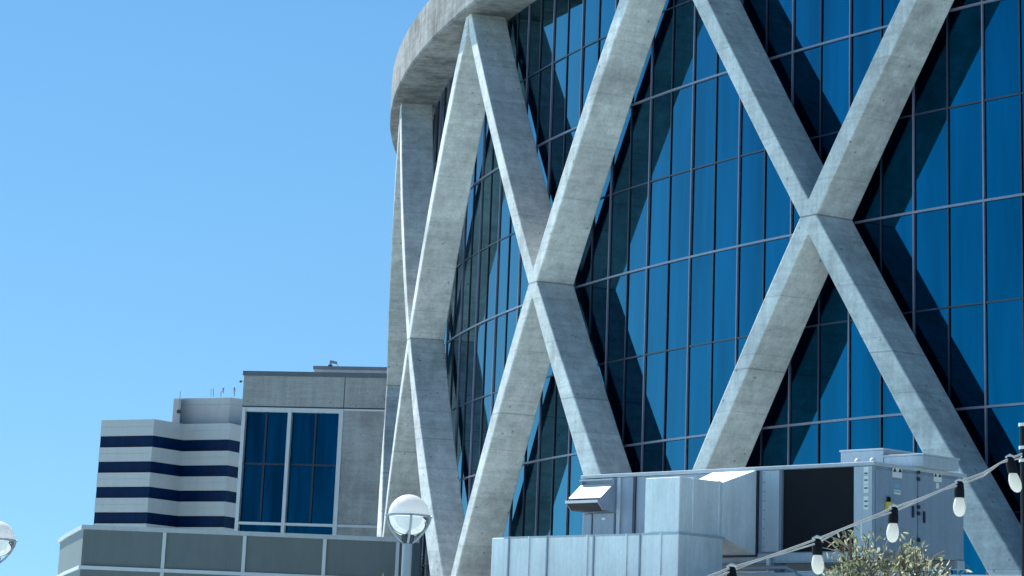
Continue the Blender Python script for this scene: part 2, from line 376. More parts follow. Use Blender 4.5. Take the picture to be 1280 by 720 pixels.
# ------------------------------------------------------------------ grey office block behind the arena's left edge
p = at(303, 507, 112); OF = Facade((p.x, p.y), (math.cos(R_(11)), -math.sin(R_(11))))
uL, zW = OF.uz(303, 507); _, zT = OF.uz(305, 465); uM, _ = OF.uz(427, 507); uR = OF.uz(487, 507)[0] + 1.6
u_ = lambda x, y=580: OF.uz(x, y)[0]
z_ = lambda x, y: OF.uz(x, y)[1]
off = thing('office_block', OF.pt((uL + uR) / 2, 0, -4), 'plain grey stucco block with two tall teal windows in pale frames, left of the arena', 'building')
b = MB(); b.fbox(OF, uL - .02, uR, 0, zT, -9, -.25)
b.fbox(OF, uM, uR, 0, zW - .05, -.248, .03)
b.build('wall', M['office'], off)
b = MB(); uj = u_(431, 490)
b.fbox(OF, uL, uj - .015, zW, zT - .14, -.24, .06); b.fbox(OF, uj + .015, uR, zW, zT - .14, -.24, .06); b.build('upper_wall', M['office'], off, bevel=.01)
b = MB(); b.fbox(OF, uL - .04, uR, zT - .138, zT + .04, -.3, .10); b.build('coping', metal('dark_coping', (.12, .15, .18), .5), off)
b = MB(); b.fbox(OF, uL, uR, zW - .052, zW - .002, -.2, .05); b.build('dark_trim', M['bar'], off)  # dark strip along the bottom of the upper wall
zs = z_(350, 655); xs = [303.5, 361, 425]
zbar = z_(350, 580)
for i in (0, 1):
    ua, ub = u_(xs[i], 540), u_(xs[i + 1], 540)
    wd = MB(); um = u_((331, 393)[i], 540)
    for (q0, q1) in ((ua, um), (um, ub)):
        for (r0, r1) in ((zs, zbar), (zbar, zW - .22), (3, zs)):
            t = random.uniform(-.004, .004)
            wd.add([OF.pt(q0, r0, -.2 + t), OF.pt(q1, r0, -.2 - t), OF.pt(q1, r1, -.2), OF.pt(q0, r1, -.2)], [(0, 1, 2, 3)])
    wo = wd.build('window', M['glass_far'], off)
    fr = MB(); fr.fbox(OF, ua - .07, ua + .07, 3, zW - .055, -.2, .05); fr.fbox(OF, ua + .072, ub - .072, zs - .05, zs + .05, -.2, .03)
    fr.fbox(OF, ua + .072, ub - .072, zW - .22, zW - .055, -.2, .03)
    if i == 1: fr.fbox(OF, ub - .07, ub + .1, 3, zW - .055, -.2, .05)
    fr.build('frame', M['frame'], wo)
    br = MB(); br.fbox(OF, um - .035, um + .035, zs + .052, zW - .222, -.22, -.12); br.fbox(OF, ua + .072, um - .037, zbar - .035, zbar + .035, -.22, -.12); br.fbox(OF, um + .037, ub - .072, zbar - .035, zbar + .035, -.22, -.12)
    br.build('glazing_bar', M['bar'], wo)
b = MB(); b.fbox(OF, uM + .12, uR, zs - .05, zs + .04, 0, .06); b.fbox(OF, uM + .12, uR, zW - .12, zW - .055, 0, .06); b.build('trim', M['frame'], off)
OB = OF.off(-3); ub0, zb1 = OB.uz(393, 458); b = MB(); b.fbox(OB, ub0, ub0 + 4.5, zT - .3, zb1 - .12, -4, 0); pent = b.build('penthouse', M['unit_lt'], off)
b = MB(); b.fbox(OB, ub0 - .04, ub0 + 4.55, zb1 - .118, zb1 + .02, -4.05, .04); b.build('coping', metal('grey_coping', (.2, .23, .27), .5), pent)
# device on the penthouse
c = OB.off(-1.2); ud, zd = c.uz(413, 457.5); q = c.pt(ud, zb1 + .02)
dev = thing('rooftop_camera', q, 'small camera on a short post on the roof of the grey block', 'camera')
b = MB(); b.tube([q, q + Vector((0, 0, .38))], .045, 8); b.build('post', M['unit'], dev)
b = MB(); b.box(q + Vector((-.09, -.09, .02)), (.18, 0, 0), (0, .18, 0), (0, 0, .17)); b.build('base', M['bar'], dev)
b = MB(); b.box(q + Vector((.02, -.07, .28)), (.24, 0, -.05), (0, .14, 0), (.02, 0, .1)); b.build('housing', M['unit'], dev)
b = MB(); b.tube([q + Vector((.24, 0, .27)), q + Vector((.34, 0, .16)), q + Vector((.41, 0, .02))], .008, 6); b.build('cable', M['bar'], dev)
c2 = OF.pt(uL, z_(302, 477), .02)
wc = thing('wall_camera', c2, 'tiny dark camera sticking out of the left corner of the grey block', 'camera')
b = MB(); b.tube([c2 + Vector((0, 0, 0)), c2 + Vector((-.1, 0, .0))], .012, 6); b.build('bracket', M['unit'], wc)
b = MB(); b.lathe([(.001, -.05), (.05, -.03), (.055, .03), (.03, .055), (.001, .06)], c2 + Vector((-.13, 0, 0)), 12); b.build('dome', M['bar'], wc, smooth=True)

# ------------------------------------------------------------------ far striped tower
YH = 380
plan = [(121, 0), (187, -4.4), (225, .6), (283, -3.2), (297.5, -.4), (345, 3)]
def hp(x, dy, z): 
    q = at(x, 600, YH + dy); return Vector((q.x, q.y, z))
zh = lambda y: at(121, y, YH).z
tower = thing('striped_tower', hp(210, 10, 0), 'distant white office tower with zigzag front and four dark blue ribbon window bands', 'building')
pts = [hp(x, dy, 0) for x, dy in plan]
back = [pts[-1] + Vector((4, 26, 0)), pts[0] + Vector((-.6, 26, 0))]
def ribbon(z0, z1, inset):
    poly = [q + Vector((0, inset, z0)) for q in pts] + [q + Vector((0, 0, z0)) for q in back]
    return MB().prism(poly, (0, 0, z1 - z0))
ytop = 525; bands = [(545, 559.3), (577, 591), (608.5, 622.5), (640.3, 654.5)]
wmat = metal('white_panel_joint', (.60, .60, .585), .6, 0, .06, .2)
edges = [ytop] + [v for bd in bands for v in bd] + [672]
zs_ = [zh(v) for v in edges]
for i in range(0, len(zs_), 2):
    z1, z0 = zs_[i], zs_[i + 1]
    zm = z0 + (z1 - z0) * .56
    if i == 0:
        ribbon(z0, zm - .04, 0).build('spandrel', M['hotel'], tower); ribbon(zm + .04, z1, 0).build('parapet', M['hotel'], tower); ribbon(zm - .04, zm + .04, .05).build('joint', M['unit_lt'], tower)
    else:
        sp = ribbon(z0, zm - .035, 0); sp2 = ribbon(zm + .035, z1, 0); sp.add(sp2.v, sp2.f); so_ = sp.build('spandrel', M['hotel'], tower); ribbon(zm - .035, zm + .035, .05).build('joint', M['unit_lt'], so_)
for bd in bands: ribbon(zh(bd[1]), zh(bd[0]), .35).build('ribbon_window', M['band'], tower)
ribbon(0, zs_[-1], 0).build('lower_wall', M['hotel'], tower)
# tower penthouse
zp0, zp1 = zh(525) - .3, at(225, 497, YH + 6).z
pp = [(222, 7), (262, 5), (287, 3.2), (330, 7)]
poly = [Vector((at(x, 510, YH + d).x, YH + d, zp0)) for x, d in pp]; poly += [poly[-1] + Vector((0, 12, 0)), poly[0] + Vector((0, 12, 0))]
ph_ = MB().prism(poly, (0, 0, zp1 - zp0 - 1.1)).build('penthouse', M['hotel'], tower)
MB().prism([q + Vector((0, -.12, zp1 - zp0 - 1.1)) for q in poly], (0, 0, .12)).build('joint', M['unit_lt'], ph_)
MB().prism([q + Vector((0, 0, zp1 - zp0 - .98)) for q in poly], (0, 0, .98)).build('parapet', M['hotel'], ph_)
MB().box(Vector((at(216, 515, YH + 5).x, YH + 5, zp0)), (1.0, 0, 0), (0, 3, 0), (0, 0, at(216, 498, YH + 5).z - zp0)).build('stair_box', M['hotel'], ph_)
# antennas on the tower
def antenna(x, ybase, ytop, Y, label, kind):
    p = at(x, ybase, Y); hgt = at(x, ytop, Y).z - p.z
    t = thing('rooftop_antenna', p, label, 'antenna', 'antennas on the striped tower roof')
    if kind == 'mast':
        b = MB(); 
        for dx, dy in ((-.18, -.18), (.18, -.18), (0, .2)): b.tube([p + Vector((dx, dy, 0)), p + Vector((dx * .3, dy * .3, hgt * .75))], .05, 5)
        for i in range(8):
            zz = hgt * .75 * i / 8; k = 1 - .7 * i / 8; b.tube([p + Vector((-.18 * k, -.18 * k, zz)), p + Vector((.18 * k, -.18 * k, zz + .4))], .035, 4)
        b.build('lattice', M['unit'], t)
        b = MB().tube([p + Vector((0, 0, hgt * .74)), p + Vector((0, 0, hgt))], .05, 5); b.build('whip', M['unit'], t)
        b = MB().box(p + Vector((-.25, -.35, hgt * .32)), (.5, 0, 0), (0, .3, 0), (0, 0, .45)); b.build('panel', M['bar'], t)
    elif kind == 'whip':
        b = MB().tube([p, p + Vector((0, 0, hgt))], .045, 5); b.build('whip', M['unit'], t)
        b = MB().tube([p + Vector((.35, 0, 0)), p + Vector((.28, 0, hgt * 1.1))], .06, 5); b.build('whip', M['unit'], t)
    else:
        b = MB().tube([p, p + Vector((0, 0, hgt * .55))], .06, 6); b.build('post', M['unit'], t)
        b = MB(); c = p + Vector((0, -.1, hgt * .68)); sgn = 1 if kind == 'dish' else -1
        prof = [(.02, 0), (.25, .03), (.42, .10), (.5, .17)]
        vs2, fs2 = [], []
        for r, z in prof:
            for k in range(14):
                a = 2 * math.pi * k / 14; vs2.append(c + Vector((z * 1.4 * sgn + .1, r * math.cos(a) * .6, r * math.sin(a))))
        for i in range(3):
            for k in range(14): fs2.append((i * 14 + k, i * 14 + (k + 1) % 14, (i + 1) * 14 + (k + 1) % 14, (i + 1) * 14 + k))
        b.add(vs2, fs2); d = b.build('dish', M['unit'], t, smooth=True); so2 = d.modifiers.new('thick', 'SOLIDIFY'); so2.thickness = .06
antenna(222.5, 530, 489, YH - 1, 'tall lattice mast with a whip, at the left end of the striped tower penthouse', 'mast')
antenna(263.5, 496, 486.5, YH + 6, 'pair of thin whip aerials on the striped tower penthouse roof', 'whip')
antenna(276, 496, 483.5, YH + 6, 'small dish on a post beside the whip aerials on the striped tower', 'dish')
antenna(293, 496, 484, YH + 6, 'small dish on a post nearest the grey block, on the striped tower roof', 'dish2')

# ------------------------------------------------------------------ low panelled terrace wall
TW = Facade((at(105, 656, 82).x, 82), (1, 0))
tw = thing('terrace_wall', (TW.p.x + 4.5, 82, 0), 'long low grey panelled wall with pale coping and pale dividing strips, below the office block', 'wall')
uE = TW.uz(523, 700)[0]; zc1 = TW.uz(105, 656)[1]; zc0 = TW.uz(105, 661.5)[1]; zr1, zr0 = TW.uz(105, 707)[1], TW.uz(105, 711.5)[1]
tp = [(TW.p.x, 82)]
q1 = at(86, 668, 86.5); q2 = at(75.5, 674, 90)
tp = [(TW.p.x + uE, 82), (TW.p.x, 82), (q1.x, q1.y), (q2.x, q2.y), (q2.x + .6, 100)]
def wallpoly(off_out, off_in, z0, z1):
    mb = MB()
    P = [Vector((x, y, 0)) for x, y in tp]; nn = len(P); norms = []
    for i in range(nn):
        d1 = (P[i] - P[i - 1]).normalized() if i > 0 else (P[1] - P[0]).normalized()
        d2 = (P[i + 1] - P[i]).normalized() if i < nn - 1 else d1
        n1, n2 = Vector((-d1.y, d1.x, 0)), Vector((-d2.y, d2.x, 0)); nm = (n1 + n2).normalized(); norms.append(nm / max(.5, nm.dot(n1)))
    # outward = toward the camera (-y) on the first run
    if norms[0].y > 0: norms = [-v for v in norms]
    for i in range(nn - 1):
        A0, A1 = P[i] + norms[i] * off_out, P[i + 1] + norms[i + 1] * off_out
        B0, B1 = P[i] + norms[i] * off_in, P[i + 1] + norms[i + 1] * off_in
        mb.hexa([q + Vector((0, 0, z)) for z in (z0, z1) for q in (A0, A1, B1, B0)])
    return mb
wallpoly(0, -.25, 0, zr0 - .002).build('lower_panel', M['wallpanel'], tw)
wallpoly(-.001, -.25, zr1 + .002, zc0 - .002).build('upper_panel', M['wallpanel'], tw)
wallpoly(.06, -.27, zr0, zr1).build('rail', M['frame'], tw)
wallpoly(.07, -.32, zc0, zc1).build('coping', M['coping'], tw)
for x in (204.5, 305, 405.5, 497):
    u = TW.uz(x, 690)[0]; b = MB(); b.fbox(TW, u - .05, u + .05, zr1 + .003, zc0 - .003, 0, .04); b.fbox(TW, u - .05, u + .05, .5, zr0 - .003, .002, .04); b.build('divider', M['frame'], tw)
b = MB(); b.fbox(TW, uE - .16, uE + .02, .1, zc0 - .004, .003, .05); b.build('end_post', metal('dark_end_post', (.06, .1, .13), .5), tw)

# ------------------------------------------------------------------ globe lamps
def lamp(x, y, Y, label):
    c = at(x, y, Y); base = Vector((c.x, c.y, 0)); r = .226
    t = thing('globe_lamp', base, label, 'street lamp', 'globe lamps on grey posts')
    b = MB(); b.tube([base + Vector((0, 0, .3)), base + Vector((0, 0, c.z - r * 1.28))], .052, 20); b.build('pole', M['pole'], t, smooth=False)
    b = MB(); b.lathe([(.001, 0), (.14, 0), (.14, .05), (.09, .08), (.08, .3), (.05, .34)], base, 24); b.build('base', M['pole'], t)
    n = 14
    b = MB(); b.lathe([(r * math.cos(math.pi / 2 * i / n) + 1e-4, r * math.sin(math.pi / 2 * i / n)) for i in range(n + 1)] , c, 40); 
    gl = b.build('globe', M['opal'], t, smooth=True)
    b = MB(); b.lathe([(r * .82, -.015), (r * .74, -.07), (r * .58, -.15), (r * .4, -.19), (.001, -.2)], c, 32); b.build('diffuser', M['opal'], gl, smooth=True)
    b = MB(); b.lathe([(r * math.cos(a) + 1e-4, -r * math.sin(a)) for a in [R_(4 + 74 * i / 12) for i in range(13)]], c, 40); b.build('clear_bowl', M['clear'], gl, smooth=True)
    b = MB(); b.lathe([(r * 1.0, -.012), (r * 1.06, -.012), (r * 1.06, .008), (r * 1.0, .008)], c, 40)
    for a in (R_(8), R_(98), R_(188), R_(278)):
        dx, dy = math.cos(a), math.sin(a)
        b.tube([c + Vector((dx * r * 1.13, dy * r * 1.13, -.004)), c + Vector((dx * r * 1.05, dy * r * 1.05, -.012)), c + Vector((dx * r * 1.0, dy * r * 1.0, -.07)), c + Vector((dx * r * .82, dy * r * .82, -.15)), c + Vector((dx * r * .55, dy * r * .55, -.225)), c + Vector((dx * .05, dy * .05, -r * 1.28))], .013, 8)
    b.build('cradle', M['pole'], t)
    b = MB(); b.lathe([(.001, -.18), (.075, -.195), (.075, -.225), (.052, -.30), (.001, -.31)], c, 20); b.build('socket', M['bar'], t)
lamp(511, 644.5, 31.0, 'white globe lamp on grey post in front of the arena braces')
lamp(-4.8, 674.5, 35.0, 'white globe lamp cut off by the left edge of the photo')

# ------------------------------------------------------------------ annex under the rooftop plant
CU = Vector((at(1092, 600, 44).x, 44, 0))
AD = Vector((-.677, .735, 0)); BD = Vector((.735, .677, 0))     # along the long cabinet, towards the arena
FL = Facade(CU, -AD)        # long face (u negative to the left)
FR = Facade(CU, BD)         # right hand face
uz = FL.uz
zTop = FL.uz(1092, 577)[1]; zBase = FL.uz(1040, 690)[1]; uLft = FL.uz(729, 620)[0]
ROOF = zBase - 1.05
ax = thing('annex_building', CU + AD * 3 - BD * .5, 'low grey flat-roofed annex carrying the rooftop ventilation plant', 'building')
b = MB(); o_ = CU - BD * 2.9 - AD * .6 ; b.box(Vector((o_.x, o_.y, 0)), AD * 8.6, BD * 5.6, (0, 0, ROOF)); b.build('wall', M['podium'], ax)
b = MB(); b.box(Vector((o_.x, o_.y, ROOF + .002)) - BD * .05 + AD * -.05, AD * 8.7, BD * 5.7, (0, 0, .08)); b.build('roof', M['podium'], ax)
# air handling unit
ahu = thing('air_handling_unit', Vector((CU.x, CU.y, zBase)) + AD * 2.5, 'long blue grey rooftop air handling cabinet with a dark coil opening and warning stickers', 'ventilation unit')
LB = 2.25
uc0, uc1 = uz(976, 640)[0], uz(1067, 640)[0]; zc_t = uz(1040, 581)[1]; zc_b = uz(1020, 689.5)[1]
b = MB()
b.fbox(FL, uc1, 0, zBase, zTop - .06, -LB, 0)                  # right section body
b.fbox(FL, uc0, uc1, zBase, zTop - .06, -LB, -.102)
b.fbox(FL, uc0, uc1, zBase, zc_b, -.10, 0); b.fbox(FL, uc0, uc1, zc_t, zTop - .06, -.10, 0)
b.build('cabinet', M['unit'], ahu, bevel=.012)
b = MB(); b.fbox(FL, uLft, uc0 - .002, zBase, zTop - .06, -LB, 0); b.build('side_cabinet', M['unit'], ahu, bevel=.012)
b = MB(); b.fbox(FL, uc0 + .01, uc1 - .01, zc_b + .01, zc_t - .01, -.10, -.06)
for i in range(70):
    u = uc0 + .02 + (uc1 - uc0 - .04) * i / 69; b.fbox(FL, u - .003, u + .003, zc_b + .012, zc_t - .012, -.058, -.05)
b.build('coil', M['coil'], ahu)
b = MB(); b.fbox(FL, uLft - .03, .05, zTop - .058, zTop, -LB - .04, .05); b.build('roof_cap', M['unit_lt'], ahu, bevel=.01)
uf0, uf1 = uz(954, 640)[0], uz(975, 640)[0]
b = MB(); b.fbox(FL, uf0, uf1, zBase + .02, zTop - .065, .003, .03); b.build('flange_panel', M['unit_lt'], ahu, bevel=.006)
ucl = uz(1068.5, 640)[0]
b = MB(); b.fbox(FL, ucl, -.015, zBase + .01, zTop - .065, .003, .022); b.build('corner_post', M['unit_lt'], ahu, bevel=.006)
# doors of the right hand face
ud = FR.uz(1146, 630)[0]; ue = LB - .03
for (a0_, a1_) in ((.05, ud - .012), (ud + .012, ue)):
    b = MB(); b.fbox(FR, a0_, a1_, zBase + .03, zTop - .1, .002, .022); dr = b.build('access_door', M['unit'], ahu, bevel=.006)
for zz in (590, 599, 634, 642, 675):
    z = FR.uz(1146, zz)[1]; b = MB(); b.fbox(FR, ud - .035, ud + .035, z - .03, z + .03, .024, .05); b.build('hinge', M['bar'], ahu, bevel=.008)
def sticker(fa, x0, y0, x1, y1, mat, d=.0235, name='sticker'):
    u0, z1 = fa.uz(x0, y0); u1, z0 = fa.uz(x1, y1)
    b = MB(); b.fbox(fa, u0, u1, z0, z1, d, d + .004); return b.build(name, mat, ahu)
def tri(fa, x0, x1, yb, yt, mat, d=.028):
    a, b_ = fa.uz(x0, yb), fa.uz(x1, yb); c_ = fa.uz((x0 + x1) / 2, yt)
    mb = MB().prism([fa.pt(a[0], a[1], d), fa.pt(b_[0], b_[1], d), fa.pt(c_[0], c_[1], d)], fa.n * .004); return mb.build('warning_triangle', mat, ahu)
sticker(FL, 1081, 584, 1087, 593, M['sticker']); sticker(FL, 1080.8, 595, 1087, 605.5, M['sticker']); sticker(FL, 1080.8, 606.5, 1087, 616, M['sticker']); sticker(FL, 1080.8, 620.5, 1087, 637, M['sticker'])
for y0 in (591, 599.5, 609.5, 626, 632): sticker(FL, 1082, y0, 1086, y0 + 1.6, M['bar'], .028, 'printed_line')
sticker(FL, 1077, 655, 1079, 672, M['sticker'])
sticker(FR, 1114, 583, 1126, 598, M['sticker']); sticker(FR, 1114, 599, 1126, 600.3, M['red']); tri(FR, 1114.5, 1119, 590, 584.5, M['bar']); tri(FR, 1121, 1125.5, 590.5, 585, M['bar'])
sticker(FR, 1116, 604, 1123.5, 610.5, M['blue']); sticker(FR, 1116.3, 612, 1124, 618.5, M['sticker']); sticker(FR, 1117, 613.5, 1123, 616, M['blue'], .028, 'printed_line')
sticker(FR, 1165.5, 589.5, 1175.5, 603, M['sticker']); tri(FR, 1166, 1169.5, 596, 591, M['bar']); tri(FR, 1171, 1175, 596.5, 591.5, M['bar']); sticker(FR, 1168.5, 603.5, 1172, 611, M['sticker'])
b = MB(); u0, z1 = FR.uz(1104.5, 627); u1, z0 = FR.uz(1111, 638.5); b.fbox(FR, u0, u1, z0, z1, .0235, .09); sw = b.build('switch', M['yellow'], ahu, bevel=.012)
u0, z1 = FR.uz(1106.5, 621); u1, z0 = FR.uz(1109.5, 627); b = MB(); b.fbox(FR, u0, u1, z0 - .02, z1, .03, .07); b.build('knob', M['black'], sw, bevel=.01)
for (a0_, zz) in ((ud - .16, 640), (ud + .12, 645)):
    z = FR.uz(1140, zz)[1]; b = MB(); b.fbox(FR, a0_, a0_ + .03, z - .09, z + .09, .024, .06); b.build('handle', M['bar'], ahu, bevel=.008)
for i in range(9):
    u = uf0 + .03; z = zBase + .08 + (zTop - zBase - .2) * i / 8; b = MB(); b.fbox(FL, u, u + .025, z, z + .025, .031, .04); b.build('bolt', M['unit'], ahu)
# boxes on top of the cabinet
T1 = FL.off(-.9)
for (x0, y0, x1, y1, dd) in ((1051, 563, 1104, 577, 1.0), (1105, 569, 1154, 582, .9)):
    u0, z1 = T1.uz(x0, y0); u1, _ = T1.uz(x1, y1)
    b = MB(); b.fbox(T1, u0, u1, zTop + .002, z1 - .03, -dd, 0); b.fbox(T1, u0 - .02, u1 + .02, z1 - .028, z1, -dd - .02, .02); b.build('fan_housing', M['unit_lt'], ahu, bevel=.008)
for (x, y) in ((1069, 574.5), (1088, 574)):
    u, z = FL.uz(x, y); b = MB(); b.lathe([(.001, -.03), (.045, -.03), (.05, .0), (.03, .03), (.001, .036)], FL.pt(u, zTop + .03, -.06), 12); b.build('lifting_lug', M['white'], ahu, smooth=True)
# panel seams and pipes at the left part
for (x0, x1) in ((772, 776), (792, 795)):
    u0, u1 = uz(x0, 640)[0], uz(x1, 640)[0]; b = MB(); b.fbox(FL, u0, u1, zBase + .02, zTop - .065, .003, .028); b.build('seam', M['bar'] if x0 == 792 else M['unit_lt'], ahu)
for (x0, y0, x1, y1) in ((744, 642, 769, 668), (731.5, 643, 741, 668)):
    u0, z1 = uz(x0, y0); u1, z0 = uz(x1, y1); b = MB(); b.fbox(FL, u0, u1, z0 - .2, z1, .003, .05); dd_ = b.build('access_door', M['unit'], ahu, bevel=.01)
u0, z1 = uz(755, 647.5); u1, z0 = uz(759.5, 650); b = MB(); b.fbox(FL, u0, u1, z0, z1, .052, .058); b.build('nameplate', M['sticker'], ahu)
# rain hood
uh0, uh1 = uz(730, 610)[0], uz(770, 610)[0]; zh1 = uz(750, 600.5)[1]; zh0 = uz(750, 640)[1]; hh = zh1 - zh0
hd = thing('rain_hood', FL.pt((uh0 + uh1) / 2, zh0), 'sloping white metal rain hood on the left end of the air handling cabinet', 'vent hood')
prof = [(.004, zh1), (.07, zh1), (.07, zh1 - hh * .14), (.36, zh1 - hh * .60), (.36, zh1 - hh * .68), (.43, zh1 - hh * .68), (.43, zh1 - hh * .76), (.30, zh0), (.004, zh0)]
def slab(fa, u0, u1, pr): return MB().prism([fa.pt(u0, z, d) for d, z in pr], fa.u * (u1 - u0))
slab(FL, uh1 - .012, uh1, prof).build('side_panel', M['unit'], hd)
slab(FL, uh0, uh0 + .012, prof).build('side_panel', M['unit'], hd)
slab(FL, uh0 - .02, uh1 + .01, [(.004, zh1 + .025), (.10, zh1 + .012), (.10, zh1 - .012), (.004, zh1 + .002)]).build('top_flashing', M['unit_lt'], hd)
slab(FL, uh0 + .013, uh1 - .013, [(.065, zh1 - hh * .14), (.36, zh1 - hh * .60), (.35, zh1 - hh * .63), (.055, zh1 - hh * .17)]).build('sloping_sheet', M['white'], hd)
slab(FL, uh0 - .004, uh1 - .001 + .004, [(.34, zh1 - hh * .68), (.44, zh1 - hh * .69), (.44, zh1 - hh * .78), (.43, zh1 - hh * .78), (.43, zh1 - hh * .70), (.34, zh1 - hh * .69)]).build('drip_lip', M['white'], hd)
slab(FL, uh0 + .013, uh1 - .013, [(.30, zh0 + .01), (.42, zh1 - hh * .77), (.30, zh1 - hh * .62), (.02, zh1 - hh * .2), (.01, zh0 + .01)]).build('bird_screen', M['coil'], hd)
# ducts
DF = FL.off(1.75); E0 = at(849, 600, 1)
dd0 = ray(849, 630); tt = (DF.p - CAMP).dot(DF.n) / dd0.dot(DF.n); EP = CAMP + dd0 * tt; EP = Vector((EP.x, EP.y, 0))
EF = Facade(EP, -AD); ER2 = Facade(EP, BD)
wA = -EF.uz(806, 640)[0]; zE1 = EF.uz(849, 596)[1]; zE0 = EF.uz(849, 666.5)[1]; bL = ER2.uz(903.5, 630)[0]
duct = thing('supply_duct', Vector((EP.x, EP.y, zE0)) + AD * wA / 2 + BD * .5, 'pale galvanised duct flaring out into the middle of the air handling cabinet', 'air duct')
b = MB(); b.box(Vector((EP.x, EP.y, zE0 + .003)), AD * wA, BD * bL, (0, 0, zE1 - zE0)); b.build('duct_box', M['galv'], duct, bevel=.012)
zF1 = uz(945, 588)[1]; zF0 = uz(947, 694)[1]; bEnd = 1.75 - .035
s0 = EP + BD * (bL + .002); s1 = EP + BD * bEnd
ush = -FL.uz(947, 640)[0]; s1r = FL.pt(-ush, 0, .035) ; s1r.z = 0
wa2 = -(FL.uz(912, 600)[0] - FL.uz(947, 600)[0]) + .35
h8 = []
for (oA, zlo, zhi) in (): pass
w1 = min(wA, .75)
lo0, lo1 = zE0 + .02, zE1
b = MB().hexa([s0 + Vector((0, 0, lo0)), s1r + Vector((0, 0, zF0)), s1r + AD * wa2 + Vector((0, 0, zF0)), s0 + AD * w1 + Vector((0, 0, lo0)),
               s0 + Vector((0, 0, lo1)), s1r + Vector((0, 0, zF1)), s1r + AD * wa2 + Vector((0, 0, zF1)), s0 + AD * w1 + Vector((0, 0, lo1))])
b.build('transition', M['galv'], duct, bevel=.008)
fl0 = FL.off(.0); uu = -ush
b = MB(); b.fbox(FL, uu - wa2 - .03, uu + .03, zF0 - .03, zF1 + .03, .004, .034); b.build('flange', M['bar'], duct)
for t_ in (.32, .92):
    b = MB(); q = EP + BD * (bL * t_) + Vector((0, 0, zE0 + .004)); b.box(q - AD * .012 - BD * .012, AD * (wA + .024), BD * .024, (0, 0, zE1 - zE0 + .012)); b.build('duct_seam', M['galv'], duct)
# lower duct
LF = EF.off(.012); uLd = LF.uz(614, 700)[0]; zl = zE0
ld = thing('return_duct', EP + AD * 2 + Vector((0, 0, ROOF)), 'long pale galvanised duct with standing seams running in front of the rain hood', 'air duct')
seams = [614, 634, 660, 682, 733, 742, 783, 800, 825, 848]
b = MB(); b.fbox(LF, uLd, .012, ROOF + .09, zl, -bL - .02, 0); b.build('duct_run', M['galv'], ld, bevel=.01)
for i, x in enumerate((636, 661, 684, 734, 742, 783, 800, 826)):
    u = LF.uz(x, 700)[0]; b = MB(); b.fbox(LF, u - .014, u + .014, ROOF + .1, zl + (.012 if i % 2 else .02), -bL - .03, .022); b.build('standing_seam', M['unit'] if i in (0, 2, 4, 6) else M['galv'], ld)
b = MB(); b.fbox(LF, uLd + .3, .03, zl - .02, zl + .012, -bL - .04, .014); b.build('top_flange', M['unit_lt'], ld)
# steel support frame beneath the cabinet
SF = FL
fr = thing('steel_support_frame', FL.pt(-2.5, ROOF + .08), 'pale blue grey steel beams carrying the air handling cabinet', 'frame')
b = MB(); b.fbox(FL, uLft, .02, zBase - .14, zBase - .003, -.2, .02); b.fbox(FL, uLft, .02, zBase - .16, zBase - .142, -.25, .08); b.fbox(FL, uLft, .02, zBase - .14, zBase - .003, -LB, -LB + .2); b.build('upper_beam', M['unit_lt'], fr, bevel=.006)
b = MB(); b.fbox(FL, uLft, .4, zBase - .46, zBase - .32, -.2, .25); b.build('lower_beam', M['unit_lt'], fr, bevel=.006)
for u in (-.3, -2.0, -3.6, -5.2):
    b = MB(); b.fbox(FL, u - .06, u + .06, ROOF + .085, zBase - .162, -.15, -.03); b.build('post', M['unit'], fr); b = MB(); b.fbox(FL, u - .06, u + .06, ROOF + .085, zBase - .145, -LB + .03, -LB + .15); b.build('post', M['unit'], fr)
u = uz(966, 700)[0]; b = MB(); b.fbox(FL, u - .03, u + .03, zBase - .3, zBase - .05, .082, .12); b.build('bracket', M['galv'], fr)
pth = [FL.pt(-4, zBase - .24, .2), FL.pt(-1.6, zBase - .24, .2), FL.pt(-1.45, zBase - .3, .2), FL.pt(-1.2, zBase - .42, .28), FL.pt(.3, zBase - .42, .28)]
b = MB().tube(pth, .03, 10); tag(b.build('conduit', M['pole'], None, loc=pth[0]), 'thin grey conduit pipe running along the steel frame below the cabinet', 'pipe')
# pale low wall at the bottom right
PW = Facade((at(1205, 719, 40).x, 40), (.80, -.60))
lw = thing('low_wall', PW.pt(1.5, 0, -.1), 'low wall with pale coping in the bottom right corner below the arena brace', 'wall')
ua, za = PW.uz(1203, 719); ub, zb = PW.uz(1280, 708.5)
b = MB(); b.fbox(PW, ua - .6, ub + 3, 0, za - .25, -.3, 0); b.build('wall', M['podium'], lw)
b = MB(); b.fbox(PW, ua - .65, ub + 3.05, za - .248, za, -.36, .06); b.build('coping', M['coping'], lw, bevel=.01)

